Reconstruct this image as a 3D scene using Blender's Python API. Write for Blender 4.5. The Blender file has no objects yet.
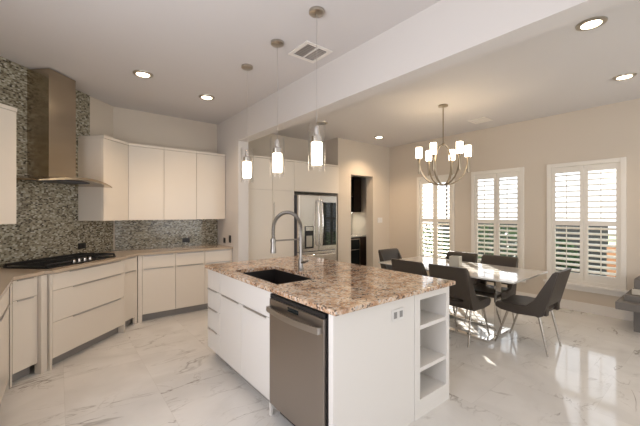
import bpy, bmesh, math, random
from mathutils import Vector, Matrix
PI = math.pi
random.seed(7)
scene = bpy.context.scene
COL = scene.collection

# ------------------------------------------------------------------ camera, world, sun, added fill lamps, exposure
EYE = 1.44
cam_d = bpy.data.cameras.new('camera'); cam = bpy.data.objects.new('camera', cam_d); COL.objects.link(cam)
cam_d.sensor_width = 36; cam_d.lens = 326 / 640 * 36; cam_d.clip_start = 0.02; cam_d.clip_end = 200
cam.location = (0, 0, EYE); cam.rotation_euler = (PI/2, 0, -math.atan2(.6266, .7793))
scene.camera = cam

world = bpy.data.worlds.new('sky'); scene.world = world; world.use_nodes = True
bg = world.node_tree.nodes['Background']
bg.inputs['Color'].default_value = (0.93, 0.96, 1.0, 1); bg.inputs['Strength'].default_value = 2.6

sun_d = bpy.data.lights.new('sun', 'SUN'); sun_d.energy = 30; sun_d.angle = 0.01; sun_d.color = (1, .95, .86)
sun = bpy.data.objects.new('sun', sun_d); COL.objects.link(sun)
sun.rotation_euler = Vector((-.76, -.70, -.44)).to_track_quat('-Z', 'Y').to_euler()

def area(name, loc, direction, sx, sy, power, color):
    d = bpy.data.lights.new(name, 'AREA'); d.shape = 'RECTANGLE'; d.size = sx; d.size_y = sy; d.energy = power; d.color = color
    o = bpy.data.objects.new(name, d); COL.objects.link(o); o.location = loc
    o.rotation_euler = Vector(direction).to_track_quat('-Z', 'Z').to_euler()
    return o
# area lamps added in unseen wall openings, filling the room like daylight
area('added_fill_kitchen_rear', (0.6, -2.93, 1.35), (0, 1, 0), 2.2, 1.9, 6, (.92, .92, 1.0))
area('added_fill_side', (-.90, .95, 1.5), (1, 0, .5), 1.9, 2.2, 45, (.92, .90, 1.0))  # added cool fill for beam and ceiling
area('added_fill_dining_rear', (4.1, -2.93, 1.35), (0, 1, 0), 2.8, 2.1, 26, (1.0, .97, .92))

scene.view_settings.view_transform = 'Standard'
scene.view_settings.look = 'None'
scene.view_settings.gamma = 1.0
scene.view_settings.use_curve_mapping = False
scene.view_settings.exposure = -0.14

# ------------------------------------------------------------------ materials
def pmat(name, color, rough=.5, metal=0, spec=.5, coat=0, trans=0, emit=None, estr=0, ior=1.45):
    m = bpy.data.materials.new(name); m.use_nodes = True
    b = m.node_tree.nodes['Principled BSDF']
    b.inputs['Base Color'].default_value = (*color, 1)
    b.inputs['Roughness'].default_value = rough; b.inputs['Metallic'].default_value = metal
    b.inputs['Specular IOR Level'].default_value = spec; b.inputs['Coat Weight'].default_value = coat
    b.inputs['Transmission Weight'].default_value = trans; b.inputs['IOR'].default_value = ior
    if emit: b.inputs['Emission Color'].default_value = (*emit, 1); b.inputs['Emission Strength'].default_value = estr
    return m
class NT:
    def __init__(s, m): s.m = m; s.t = m.node_tree; s.b = s.t.nodes.get('Principled BSDF')
    def n(s, kind, **kw):
        nd = s.t.nodes.new(kind)
        for k, v in kw.items():
            if k.startswith('i_'):
                nd.inputs[int(k[2:]) if k[2:].isdigit() else k[2:].replace('_', ' ')].default_value = v
            else: setattr(nd, k, v)
        return nd
    def l(s, a, b): s.t.links.new(a, b)
    def math(s, op, a, b=None):
        nd = s.n('ShaderNodeMath', operation=op)
        for i, v in enumerate((a, b)):
            if v is None: continue
            if isinstance(v, (int, float)): nd.inputs[i].default_value = v
            else: s.l(v, nd.inputs[i])
        return nd.outputs[0]
    def ramp(s, fac, stops, interp='LINEAR'):
        nd = s.n('ShaderNodeValToRGB'); cr = nd.color_ramp; cr.interpolation = interp
        while len(cr.elements) > 1: cr.elements.remove(cr.elements[-1])
        cr.elements[0].position = stops[0][0]; cr.elements[0].color = (*stops[0][1], 1)
        for p, c in stops[1:]:
            e = cr.elements.new(p); e.color = (*c, 1)
        s.l(fac, nd.inputs[0]); return nd.outputs[0]
    def mix(s, fac, a, b, mode='MIX'):
        nd = s.n('ShaderNodeMix', data_type='RGBA', blend_type=mode)
        for sock, v in ((nd.inputs[0], fac), (nd.inputs[6], a), (nd.inputs[7], b)):
            if isinstance(v, (int, float)): sock.default_value = v
            elif isinstance(v, tuple): sock.default_value = (*v, 1)
            else: s.l(v, sock)
        return nd.outputs[2]
    def pos(s): return s.n('ShaderNodeNewGeometry').outputs['Position']
    def obj(s): return s.n('ShaderNodeTexCoord').outputs['Object']

M = {}
def paint(name, c, bump=.02, rough=.7):
    m = pmat(name, c, rough, spec=.3); t = NT(m)
    no = t.n('ShaderNodeTexNoise', i_Scale=140.0, i_Detail=3.0); t.l(t.pos(), no.inputs['Vector'])
    bp = t.n('ShaderNodeBump', i_Strength=bump, i_Distance=.01); t.l(no.outputs[0], bp.inputs['Height'])
    t.l(bp.outputs[0], t.b.inputs['Normal']); return m
M['wall'] = paint('wall_paint', (.64, .565, .47))
M['ceiling'] = paint('ceiling_paint', (.68, .655, .64))
M['trim'] = pmat('trim_paint', (.82, .78, .72), .35)
M['shutter'] = pmat('shutter_paint', (.80, .755, .68), .35)
M['cabinet'] = pmat('white_lacquer', (.78, .705, .605), .22, spec=.45)
M['island_white'] = pmat('white_lacquer_island', (.76, .73, .69), .25, spec=.45)
M['toe'] = pmat('toe_kick', (.30, .28, .26), .4)
M['pull'] = pmat('satin_aluminium', (.50, .47, .44), .35, metal=.8)
M['chrome'] = pmat('chrome', (.78, .76, .73), .1, metal=1)
M['leg_metal'] = pmat('satin_steel_leg', (.46, .43, .39), .25, metal=1)
M['nickel'] = pmat('brushed_nickel', (.50, .46, .40), .28, metal=1)
M['black'] = pmat('black_enamel', (.012, .012, .013), .3)
M['iron'] = pmat('cast_iron', (.02, .02, .021), .5)
M['tap'] = pmat('tap_steel', (.30, .28, .255), .33, metal=1)
M['bronze'] = pmat('warm_nickel', (.34, .285, .21), .28, metal=1)
M['black_glass'] = pmat('black_glass', (.010, .013, .013), .04)
M['sink'] = pmat('black_composite_sink', (.016, .013, .012), .5)
M['plastic'] = pmat('white_plastic', (.72, .70, .67), .4)
M['slot'] = pmat('socket_slot', (.28, .27, .26), .5)
M['dark_wood'] = pmat('espresso_wood', (.035, .022, .016), .35)
M['quartz'] = pmat('tan_quartz', (.50, .40, .30), .12)
M['grate'] = pmat('vent_dark', (.10, .10, .11), .6)
M['ledge'] = pmat('grey_stone', (.17, .155, .14), .7)
M['cream'] = pmat('cream_stone', (.55, .50, .42), .7)
M['tabletop'] = pmat('white_glass_top', (.62, .60, .56), .06, coat=.5)
M['wax'] = pmat('candle_wax', (.85, .82, .75), .5)
M['ceramic'] = pmat('pale_ceramic', (.48, .45, .38), .3)

def lamp_mat(name, c, s): return pmat(name, (.9, .87, .8), .4, emit=c, estr=s)
M['bulb'] = lamp_mat('downlight_lens', (1, .86, .66), 14)
M['pendant_glow'] = lamp_mat('pendant_glow', (1, .84, .64), 9.0)
M['shade_glow'] = lamp_mat('chandelier_shade', (1, .80, .56), 11.0)
M['strip_glow'] = lamp_mat('under_cabinet_lamp', (1, .95, .85), 40)
M['lens_off'] = pmat('lens_off', (.25, .24, .22), .3)

def steel(name, c, rough, vertical=True, d=.05):
    m = pmat(name, c, rough, metal=1); t = NT(m)
    mp = t.n('ShaderNodeMapping'); mp.inputs['Scale'].default_value = (220, 220, 3) if vertical else (3, 3, 260)
    t.l(t.obj(), mp.inputs[0])
    no = t.n('ShaderNodeTexNoise', i_Scale=1.0, i_Detail=2.0); t.l(mp.outputs[0], no.inputs['Vector'])
    r = t.n('ShaderNodeMapRange'); r.inputs['To Min'].default_value = rough - d*.6; r.inputs['To Max'].default_value = rough + d
    t.l(no.outputs[0], r.inputs[0]); t.l(r.outputs[0], t.b.inputs['Roughness']); return m
M['steel'] = steel('stainless_steel', (.60, .56, .51), .22, d=.02)
M['hood'] = steel('hood_stainless', (.47, .395, .30), .22, d=.02)
M['dw'] = steel('dishwasher_stainless', (.36, .32, .285), .34, False)
M['dwbar'] = pmat('dishwasher_bar', (.48, .45, .42), .3, metal=1)

def glass_thin(name, tint=(1, 1, 1), refl=.9, edge=.12):
    m = bpy.data.materials.new(name); m.use_nodes = True; t = NT(m); t.t.nodes.remove(t.b)
    out = t.t.nodes['Material Output']
    tr = t.n('ShaderNodeBsdfTransparent', i_Color=(*tint, 1)); gl = t.n('ShaderNodeBsdfGlossy', i_Roughness=.05)
    lw = t.n('ShaderNodeLayerWeight', i_Blend=edge); mx = t.n('ShaderNodeMixShader')
    t.l(t.math('MULTIPLY', lw.outputs['Facing'], refl), mx.inputs[0]); t.l(tr.outputs[0], mx.inputs[1]); t.l(gl.outputs[0], mx.inputs[2])
    t.l(mx.outputs[0], out.inputs[0]); return m
M['pane'] = glass_thin('window_glass')
M['clear'] = glass_thin('clear_glass', (1, 1, 1), .8, .3)

def floor_mat():
    m = pmat('polished_marble_tile', (.8, .78, .75), .07, spec=.5); t = NT(m)
    p = t.pos(); sx = t.n('ShaderNodeSeparateXYZ'); t.l(p, sx.inputs[0])
    tw, tl = .60, 1.20
    u = t.math('DIVIDE', t.math('SUBTRACT', sx.outputs[0], .04), tw); ui = t.math('FLOOR', u); uf = t.math('SUBTRACT', u, ui)
    v = t.math('ADD', t.math('DIVIDE', sx.outputs[1], tl), t.math('MULTIPLY', ui, .5)); vi = t.math('FLOOR', v); vf = t.math('SUBTRACT', v, vi)
    du = t.math('MULTIPLY', t.math('MINIMUM', uf, t.math('SUBTRACT', 1.0, uf)), tw)
    dv = t.math('MULTIPLY', t.math('MINIMUM', vf, t.math('SUBTRACT', 1.0, vf)), tl)
    grout = t.math('LESS_THAN', t.math('MINIMUM', du, dv), .0016)
    cx = t.n('ShaderNodeCombineXYZ'); t.l(ui, cx.inputs[0]); t.l(vi, cx.inputs[1])
    wn = t.n('ShaderNodeTexWhiteNoise'); t.l(cx.outputs[0], wn.inputs['Vector'])
    va = t.n('ShaderNodeVectorMath', operation='MULTIPLY_ADD'); t.l(wn.outputs['Color'], va.inputs[0]); va.inputs[1].default_value = (9, 9, 9); t.l(p, va.inputs[2])
    def vein(scale, width, detail, dist, seed):
        mp = t.n('ShaderNodeMapping'); mp.inputs['Location'].default_value = (seed, seed * 2, 0); mp.inputs['Rotation'].default_value = (0, 0, .6); mp.inputs['Scale'].default_value = (.55, 1.35, 1)
        t.l(va.outputs[0], mp.inputs[0])
        no = t.n('ShaderNodeTexNoise', i_Scale=scale, i_Detail=detail, i_Distortion=dist, i_Roughness=.55); t.l(mp.outputs[0], no.inputs['Vector'])
        a = t.math('ABSOLUTE', t.math('SUBTRACT', no.outputs[0], .5))
        return t.ramp(a, [(0, (1, 1, 1)), (width, (0, 0, 0))])
    v1 = vein(1.5, .013, 5.0, 1.0, 0.0); v2 = vein(3.2, .012, 6.0, .8, 5.0)
    mk = t.n('ShaderNodeTexNoise', i_Scale=1.7, i_Detail=2.0); t.l(va.outputs[0], mk.inputs['Vector'])
    msk = t.ramp(mk.outputs[0], [(.45, (0, 0, 0)), (.62, (1, 1, 1))])
    cl = t.n('ShaderNodeTexNoise', i_Scale=2.2, i_Detail=4.0, i_Distortion=.8); t.l(va.outputs[0], cl.inputs['Vector'])
    base = t.ramp(cl.outputs[0], [(.3, (.64, .62, .59)), (.62, (.73, .71, .68))])
    c = t.mix(t.math('MULTIPLY', t.math('MULTIPLY', v1, msk), .8), base, (.24, .21, .18))
    c = t.mix(t.math('MULTIPLY', t.math('MULTIPLY', v2, msk), .5), c, (.38, .34, .30))
    c = t.mix(t.math('MULTIPLY', grout, .35), c, (.5, .47, .43))
    t.l(c, t.b.inputs['Base Color']); return m
M['floor'] = floor_mat()

def mosaic_mat():
    m = pmat('glass_mosaic', (.4, .36, .3), .18, spec=.6); t = NT(m)
    sx = t.n('ShaderNodeSeparateXYZ'); t.l(t.obj(), sx.inputs[0])
    H, W = .0135, .025
    r = t.math('DIVIDE', sx.outputs[2], H); ri = t.math('FLOOR', r); rf = t.math('SUBTRACT', r, ri)
    cr = t.n('ShaderNodeTexWhiteNoise', noise_dimensions='1D'); t.l(ri, cr.inputs['W'])
    u = t.math('ADD', t.math('DIVIDE', t.math('ADD', sx.outputs[0], sx.outputs[1]), W), cr.outputs[0]); ui = t.math('FLOOR', u); uf = t.math('SUBTRACT', u, ui)
    cx = t.n('ShaderNodeCombineXYZ'); t.l(ui, cx.inputs[0]); t.l(ri, cx.inputs[1])
    wn = t.n('ShaderNodeTexWhiteNoise'); t.l(cx.outputs[0], wn.inputs['Vector'])
    c = t.ramp(wn.outputs[0], [(0, (.31, .285, .21)), (.2, (.12, .098, .062)), (.36, (.45, .43, .345)), (.54, (.20, .17, .115)), (.7, (.33, .30, .22)), (.87, (.045, .038, .028)), (.94, (.56, .54, .46))], 'CONSTANT')
    du = t.math('MULTIPLY', t.math('MINIMUM', uf, t.math('SUBTRACT', 1.0, uf)), W); dv = t.math('MULTIPLY', t.math('MINIMUM', rf, t.math('SUBTRACT', 1.0, rf)), H)
    g = t.math('LESS_THAN', t.math('MINIMUM', du, dv), .0009)
    c = t.mix(g, c, (.30, .275, .21)); t.l(c, t.b.inputs['Base Color'])
    t.l(t.math('ADD', t.math('MULTIPLY', g, .5), .15), t.b.inputs['Roughness']); return m
M['mosaic'] = mosaic_mat()

def granite_mat():
    m = pmat('speckled_granite', (.5, .38, .28), .06, spec=.55); t = NT(m); p = t.pos()
    n1 = t.n('ShaderNodeTexNoise', i_Scale=9.0, i_Detail=5.0, i_Roughness=.65, i_Distortion=.6); t.l(p, n1.inputs['Vector'])
    c = t.ramp(n1.outputs[0], [(.32, (.22, .12, .07)), (.43, (.46, .27, .155)), (.52, (.62, .44, .30)), (.64, (.68, .55, .42)), (.78, (.42, .33, .26))])
    v = t.n('ShaderNodeTexVoronoi', i_Scale=75.0); t.l(p, v.inputs['Vector'])
    sp = t.n('ShaderNodeSeparateColor'); t.l(v.outputs['Color'], sp.inputs[0])
    n2 = t.n('ShaderNodeTexNoise', i_Scale=14.0, i_Detail=3.0); t.l(p, n2.inputs['Vector'])
    dark = t.math('LESS_THAN', sp.outputs[0], t.math('MULTIPLY', t.math('SUBTRACT', n2.outputs[0], .26), .9))
    c = t.mix(t.math('MULTIPLY', dark, .85), c, (.075, .05, .04))
    grey = t.math('GREATER_THAN', sp.outputs[1], .80); c = t.mix(t.math('MULTIPLY', grey, .7), c, (.68, .62, .55))
    rust = t.math('GREATER_THAN', sp.outputs[2], .80); c = t.mix(t.math('MULTIPLY', rust, .5), c, (.36, .19, .10))
    t.l(c, t.b.inputs['Base Color']); return m
M['granite'] = granite_mat()

def leather():
    m = pmat('taupe_leather', (.058, .046, .036), .42); t = NT(m)
    v = t.n('ShaderNodeTexVoronoi', i_Scale=260.0); t.l(t.obj(), v.inputs['Vector'])
    b = t.n('ShaderNodeBump', i_Strength=.12, i_Distance=.004); t.l(v.outputs[0], b.inputs['Height']); t.l(b.outputs[0], t.b.inputs['Normal']); return m
M['leather'] = leather()
def leaf_mat():
    m = pmat('shrub_leaf', (.06, .16, .05), .5); t = NT(m)
    n = t.n('ShaderNodeTexNoise', i_Scale=6.0); t.l(t.pos(), n.inputs['Vector'])
    t.l(t.ramp(n.outputs[0], [(.3, (.012, .04, .015)), (.7, (.05, .12, .04))]), t.b.inputs['Base Color']); return m
M['leaf'] = leaf_mat()
def brick_mat():
    m = pmat('orange_brick', (.6, .25, .12), .8); t = NT(m)
    b = t.n('ShaderNodeTexBrick', i_Scale=4.0); b.inputs['Color1'].default_value = (.46, .24, .15, 1); b.inputs['Color2'].default_value = (.38, .19, .12, 1); b.inputs['Mortar'].default_value = (.6, .55, .5, 1)
    mp = t.n('ShaderNodeMapping'); mp.inputs['Rotation'].default_value = (PI/2, 0, PI/2); t.l(t.obj(), mp.inputs[0]); t.l(mp.outputs[0], b.inputs['Vector'])
    t.l(b.outputs[0], t.b.inputs['Base Color']); return m
M['brick'] = brick_mat()
def lawn_mat():
    m = pmat('lawn', (.12, .2, .07), .9); t = NT(m)
    n = t.n('ShaderNodeTexNoise', i_Scale=8.0, i_Detail=4.0); t.l(t.pos(), n.inputs['Vector'])
    t.l(t.ramp(n.outputs[0], [(.3, (.07, .13, .04)), (.7, (.2, .28, .1))]), t.b.inputs['Base Color']); return m
M['lawn'] = lawn_mat()

# ------------------------------------------------------------------ mesh helpers
class MB:
    def __init__(s): s.bm = bmesh.new()
    def box(s, x0, x1, y0, y1, z0, z1, bev=0):
        g = bmesh.ops.create_cube(s.bm, size=1, matrix=Matrix.Translation(((x0+x1)/2, (y0+y1)/2, (z0+z1)/2)) @ Matrix.Diagonal((abs(x1-x0), abs(y1-y0), abs(z1-z0), 1)))
        if bev:
            es = list({e for v in g['verts'] for e in v.link_edges})
            bmesh.ops.bevel(s.bm, geom=es, offset=bev, segments=2, affect='EDGES', profile=.6)
        return s
    def poly(s, pts3, faces):
        vs = [s.bm.verts.new(p) for p in pts3]
        for f in faces: s.bm.faces.new([vs[i] for i in f])
        return s
    def prism(s, pts, a0, a1, axis='z', bev=0):
        def P(u, v, a): return {'z': (u, v, a), 'x': (a, u, v), 'y': (u, a, v)}[axis]
        lo = [s.bm.verts.new(P(u, v, a0)) for u, v in pts]; hi = [s.bm.verts.new(P(u, v, a1)) for u, v in pts]
        n = len(pts); fs = [s.bm.faces.new(lo[::-1]), s.bm.faces.new(hi)]
        for i in range(n): fs.append(s.bm.faces.new((lo[i], lo[(i+1) % n], hi[(i+1) % n], hi[i])))
        if bev:
            es = list({e for f in fs for e in f.edges})
            bmesh.ops.bevel(s.bm, geom=es, offset=bev, segments=2, affect='EDGES', profile=.6)
        return s
    def tube(s, pts, r, seg=10, closed=False):
        pts = [Vector(p) for p in pts]; n = len(pts); rr = r if isinstance(r, (list, tuple)) else [r] * n
        rings = []; prev = None
        for i, p in enumerate(pts):
            a = pts[(i-1) % n] if (i > 0 or closed) else p; b = pts[(i+1) % n] if (i < n-1 or closed) else p
            t = (b - a).normalized()
            if prev is None:
                u = t.orthogonal().normalized()
            else:
                u = (prev - t * prev.dot(t)); u = u.normalized() if u.length > 1e-6 else t.orthogonal().normalized()
            prev = u; w = t.cross(u)
            rings.append([s.bm.verts.new(p + (u * math.cos(2*PI*k/seg) + w * math.sin(2*PI*k/seg)) * rr[i]) for k in range(seg)])
        m = n if closed else n - 1
        for i in range(m):
            A, B = rings[i], rings[(i+1) % n]
            for k in range(seg): s.bm.faces.new((A[k], A[(k+1) % seg], B[(k+1) % seg], B[k]))
        if not closed:
            s.bm.faces.new(rings[0][::-1]); s.bm.faces.new(rings[-1])
        return s
    def lathe(s, prof, cx=0, cy=0, seg=24, cap=True):
        rings = [[s.bm.verts.new((cx + r*math.cos(2*PI*k/seg), cy + r*math.sin(2*PI*k/seg), z)) for k in range(seg)] for r, z in prof]
        for A, B in zip(rings, rings[1:]):
            for k in range(seg): s.bm.faces.new((A[k], A[(k+1) % seg], B[(k+1) % seg], B[k]))
        if cap:
            s.bm.faces.new(rings[0][::-1]); s.bm.faces.new(rings[-1])
        return s
    def build(s, name, mat, parent=None, smooth=False, loc=None, rotz=0):
        bmesh.ops.recalc_face_normals(s.bm, faces=s.bm.faces)
        me = bpy.data.meshes.new(name); s.bm.to_mesh(me); s.bm.free()
        me.materials.append(M[mat] if isinstance(mat, str) else mat)
        if smooth:
            for p in me.polygons: p.use_smooth = True
            try: me.set_sharp_from_angle(angle=math.radians(40))
            except Exception: pass
        o = bpy.data.objects.new(name, me); COL.objects.link(o)
        if parent: o.parent = parent
        if loc is not None: o.location = loc; o.rotation_euler = (0, 0, rotz)
        return o
def tag(o, label, cat, group=None):
    o['label'] = label; o['category'] = cat
    if group: o['group'] = group
    return o
def struct(o): o['kind'] = 'structure'; return o
def thing(name, label, cat, loc=(0, 0, 0), rotz=0, group=None):
    o = bpy.data.objects.new(name, None); COL.objects.link(o); o.location = loc; o.rotation_euler = (0, 0, rotz)
    o.empty_display_size = .1
    return tag(o, label, cat, group)
def dup(root, loc, rotz, label):
    r = root.copy(); COL.objects.link(r); r.location = loc; r.rotation_euler = (0, 0, rotz); r['label'] = label
    for ch in list(root.children):
        c = ch.copy(); COL.objects.link(c); c.parent = r
        for g in list(ch.children):
            d = g.copy(); COL.objects.link(d); d.parent = c
    return r
R2 = math.sqrt(2)
W0 = (-.15, 4.67)                       # middle of the diagonal wall
def DL(x, y): return (W0[0] + (x - y) / R2, W0[1] + (x + y) / R2)

# ------------------------------------------------------------------ room shell
CZ = 2.95; BY = 5.43; WX = 5.97; LX = -.93; NY = -3.0; EYD = 4.86
struct(MB().box(-1.2, 6.15, NY - .15, 6.3, -.1, 0).build('floor', 'floor'))
struct(MB().box(-1.2, 6.15, NY - .15, 6.3, CZ, CZ + .12).build('ceiling', 'ceiling'))
struct(MB().box(LX - .12, LX, NY, -.05, 0, CZ).box(LX - .12, LX, 1.95, 3.89, 0, CZ).box(LX - .12, LX, -.05, 1.95, 0, .3).box(LX - .12, LX, -.05, 1.95, 2.65, CZ).build('wall_left', 'wall'))  # unseen side opening added to carry the cool fill light
A = DL(-1.103, 0); B = DL(1.076, 0)
struct(MB().prism([A, B, DL(1.12, .12), DL(-1.15, .12)], 0, CZ).build('wall_diagonal', 'wall'))
struct(MB().box(B[0], 4.5, BY, BY + .12, 0, CZ).build('wall_back', 'wall'))
# wall with the doorway at the end of the dining area, and its return beside the fridge
DX0, DX1, DZ = 4.73, 5.405, 2.24
w = MB(); w.box(4.37, DX0, EYD, EYD + .2, 0, CZ).box(DX1, WX, EYD, EYD + .2, 0, CZ).box(DX0, DX1, EYD, EYD + .2, DZ, CZ).box(4.37, 4.5, EYD + .2, BY, 0, CZ)
struct(w.build('wall_end', 'wall'))
# pantry walls behind the doorway
w = MB(); w.box(4.38, 4.5, BY + .12, 6.1, 0, CZ).box(4.38, 6.1, 6.1, 6.22, 0, CZ)
struct(w.build('wall_pantry', 'wall'))
# wall with three shuttered windows
WIN = [(.84, 1.745), (2.075, 2.94), (3.285, 4.11)]; WZ0, WZ1 = .40, 2.19
w = MB(); ys = [NY] + [v for p in WIN for v in p] + [6.22]
for i in range(0, len(ys), 2): w.box(WX, WX + .14, ys[i], ys[i+1], 0, CZ)
for a, b in WIN: w.box(WX, WX + .14, a, b, 0, WZ0).box(WX, WX + .14, a, b, WZ1, CZ)
struct(w.build('wall_right', 'wall'))
# rear wall with two large unseen openings added for the fill light
w = MB()
for a, b in ((LX - .12, -.55), (1.75, 2.65), (5.55, WX)): w.box(a, b, NY - .12, NY, 0, CZ)
for a, b in ((-.55, 1.75), (2.65, 5.55)): w.box(a, b, NY - .12, NY, 0, .3).box(a, b, NY - .12, NY, 2.42, CZ)
struct(w.build('wall_rear', 'wall'))
# stub wall and dropped beam between kitchen and dining area
SX0, SX1, SY, BZ = 2.12, 2.285, 4.60, 2.53
w = MB(); w.prism([(NY, BZ), (SY, BZ), (SY, 0), (BY, 0), (BY, CZ), (NY, CZ)], SX0, SX1, axis='x')
M['beam'] = paint('beam_paint', (.68, .645, .61))
struct(w.build('wall_divider', 'beam'))
# baseboards
def baseb(name, segs):
    m = MB()
    for a in segs: m.box(*a, 0, .115); m.box(a[0] + (.004 if a[1]-a[0] < .05 else 0), a[1], a[2] + (.004 if a[3]-a[2] < .05 else 0), a[3], .115, .135)
    struct(m.build(name, 'trim'))
baseb('baseboard_right', [(WX - .016, WX, NY, EYD - .016)])
baseb('baseboard_end', [(4.37, DX0, EYD - .016, EYD), (DX1, WX, EYD - .016, EYD)])
baseb('baseboard_divider', [(SX0, SX1, SY - .016, SY)])
# glass mosaic on the diagonal and back walls
struct(MB().box(-.70, .655, -.012, -.001, .916, CZ).box(-1.085, -.70, -.012, -.001, .916, 1.40).box(.655, 1.062, -.012, -.001, .916, 1.40).build('trim_1', 'mosaic', loc=(*W0, 0), rotz=PI/4))
struct(MB().box(.63, SX0, BY - .012, BY - .001, .916, 1.40).build('trim_2', 'mosaic'))
struct(MB().box(LX + .001, LX + .012, 2.0, 3.87, .916, 1.40).build('trim_3', 'mosaic'))

# windows with plantation shutters
def window(n, y0, y1):
    root = bpy.data.objects.new('window_%d' % n, None); COL.objects.link(root); root.location = (WX, (y0+y1)/2, 0); struct(root)
    h = (y1 - y0) / 2; z0, z1 = WZ0, WZ1
    f = MB()     # casing on the room face and lining
    f.box(-.022, 0, -h - .005, -h + .055, z0, z1 + .005, .004).box(-.022, 0, h - .055, h + .005, z0, z1 + .005, .004).box(-.022, 0, -h + .055, h - .055, z1 - .055, z1 + .005, .004).box(-.022, 0, -h + .055, h - .055, z0, z0 + .05, .004)
    f.build('window_frame', 'shutter', root)
    MB().box(-.055, .0, -h - .045, h + .045, z0 - .03, z0, .006).box(-.02, 0, -h - .03, h + .03, z0 - .10, z0 - .03, .004).build('window_sill', 'trim', root)
    s = MB(); X = .095
    s.box(X, X + .03, -h, -h + .05, z0, z1).box(X, X + .03, h - .05, h, z0, z1).box(X, X + .03, -h + .05, h - .05, z1 - .06, z1).box(X, X + .03, -h + .05, h - .05, z0, z0 + .06).box(X, X + .03, -h + .05, h - .05, 1.27, 1.31)
    s.build('sash', 'shutter', root)
    MB().box(X + .012, X + .016, -h + .05, h - .05, z0 + .06, z1 - .06).build('pane', 'pane', root)
    for k, (a, b) in enumerate(((-h + .057, -.002), (.002, h - .057))):
        za, zb, zm = z0 + .053, z1 - .058, 1.29
        p = MB(); st = .045
        p.box(.0, .03, a, a + st, za, zb, .003).box(0, .03, b - st, b, za, zb, .003).box(0, .03, a + st, b - st, zb - .085, zb).box(0, .03, a + st, b - st, za, za + .10).box(0, .03, a + st, b - st, zm - .035, zm + .035)
        sp = p.build('shutter_panel', 'shutter', root)
        lv = MB()
        for lo, hi in ((za + .10, zm - .035), (zm + .035, zb - .085)):
            cnt = max(1, round((hi - lo) / .079)); pitch = (hi - lo) / cnt
            for i in range(cnt):
                zc = lo + pitch * (i + .5); T = math.radians(20); hc = .043
                prof = [(math.cos(t) * hc, math.sin(t) * .0055) for t in [2*PI*j/10 for j in range(10)]]
                pr = [(.015 + u * math.cos(T) - v * math.sin(T), zc + u * math.sin(T) + v * math.cos(T)) for u, v in prof]
                lv.prism(pr, a + st + .001, b - st - .001, axis='y')
        lv.build('louvers', 'shutter', sp, smooth=True)
        rod = MB()
        yc = (a + b) / 2
        for lo, hi in ((za + .12, zm - .05), (zm + .05, zb - .10)): rod.box(-.040, -.031, yc - .005, yc + .005, lo, hi)
        rod.build('tilt_rod', 'shutter', sp)
for n, (a, b) in enumerate(WIN): window(n + 1, a, b)

# ------------------------------------------------------------------ base cabinets
# local frame: x to the right seen from the front, y into the wall (front face at y = 0), z up
def fronts(root, rows, mat='cabinet'):
    for kind, x0, x1, z0, z1, p0, p1 in rows:
        f = MB().box(x0 + .0015, x1 - .0015, -.018, 0, z0 + .0015, z1 - .0015, .0015).build(kind, mat, root)
        if p1 > p0:
            MB().box(p0, p1, -.027, -.0185, z1 - .012, z1 - .0015, .001).box(p0, p1, -.0185, -.012, z1 - .0015, z1 + .0005).build('edge_pull', 'pull', f)
def carcass(root, poly, w, d, mat='cabinet', toe=(0, 0), hollow=False, top=.884, kick=.095):
    m = MB()
    if hollow:
        m.box(0, .018, .001, d, kick, top).box(w - .018, w, .001, d, kick, top).box(.018, w - .018, .001, d, kick, kick + .018).box(.018, w - .018, d - .012, d, kick + .018, top)
    elif poly: m.prism(poly, kick, top)
    else: m.box(0, w, .001, d, kick, top)
    m.build('body', mat, root)
    MB().box(toe[0], w - toe[1], .06, .075, 0, kick - .001).build('toe_kick', 'toe', root)

G_BASE = 'white base cabinets under the tan counter'
# diagonal cooktop unit
cy = -.64; cx0, cx1 = -.503, .47; w_ = cx1 - cx0
c = thing('base_cabinet', 'wide white three-drawer base cabinet directly under the black cooktop', 'cabinet', (*DL(cx0, cy + .018), 0), PI/4, G_BASE)
carcass(c, None, w_, .61, toe=(.02, .02))
fronts(c, [('drawer', .02, w_ - .02, .722, .878, .2, w_ - .08), ('drawer', .02, w_ - .02, .43, .722, .24, w_ - .08), ('drawer', .02, w_ - .02, .10, .43, .24, w_ - .08)])
MB().box(0, .019, -.017, .06, 0, .878).build('side_panel', 'cabinet', c); MB().box(w_ - .019, w_, -.017, .06, 0, .878).build('side_panel', 'cabinet', c)
# narrow units beside it
yn = -.585 + .018
l = .287
c = thing('base_cabinet', 'narrow white base cabinet left of the cooktop drawers, one drawer over one door', 'cabinet', (*DL(-.80, yn), 0), PI/4, G_BASE)
carcass(c, [(.0, .001), (l + .005, .001), (l + .005, .545), (-.26, .545)], l, .54, toe=(0, .06))
fronts(c, [('drawer', .012, l - .06, .705, .878, .05, l - .10), ('door', .012, l - .06, .10, .705, .05, l - .10)])
MB().box(l - .052, l + .005, -.048, .02, 0, .878).build('filler_panel', 'cabinet', c); MB().box(-.004, .010, -.016, .02, 0, .878).build('filler_panel', 'cabinet', c)
c = thing('base_cabinet', 'narrow white base cabinet right of the cooktop drawers, at the inside corner', 'cabinet', (*DL(.475, yn), 0), PI/4, G_BASE)
l = .30
carcass(c, [(.0, .001), (l - .01, .001), (.55, .545), (0, .545)], l, .54, toe=(0, .03))
fronts(c, [('drawer', .004, l - .045, .705, .878, .02, l - .05), ('door', .004, l - .045, .10, .705, .02, l - .05)])
MB().box(l - .043, l - .002, -.012, .02, 0, .878).build('filler_panel', 'cabinet', c)
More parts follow.
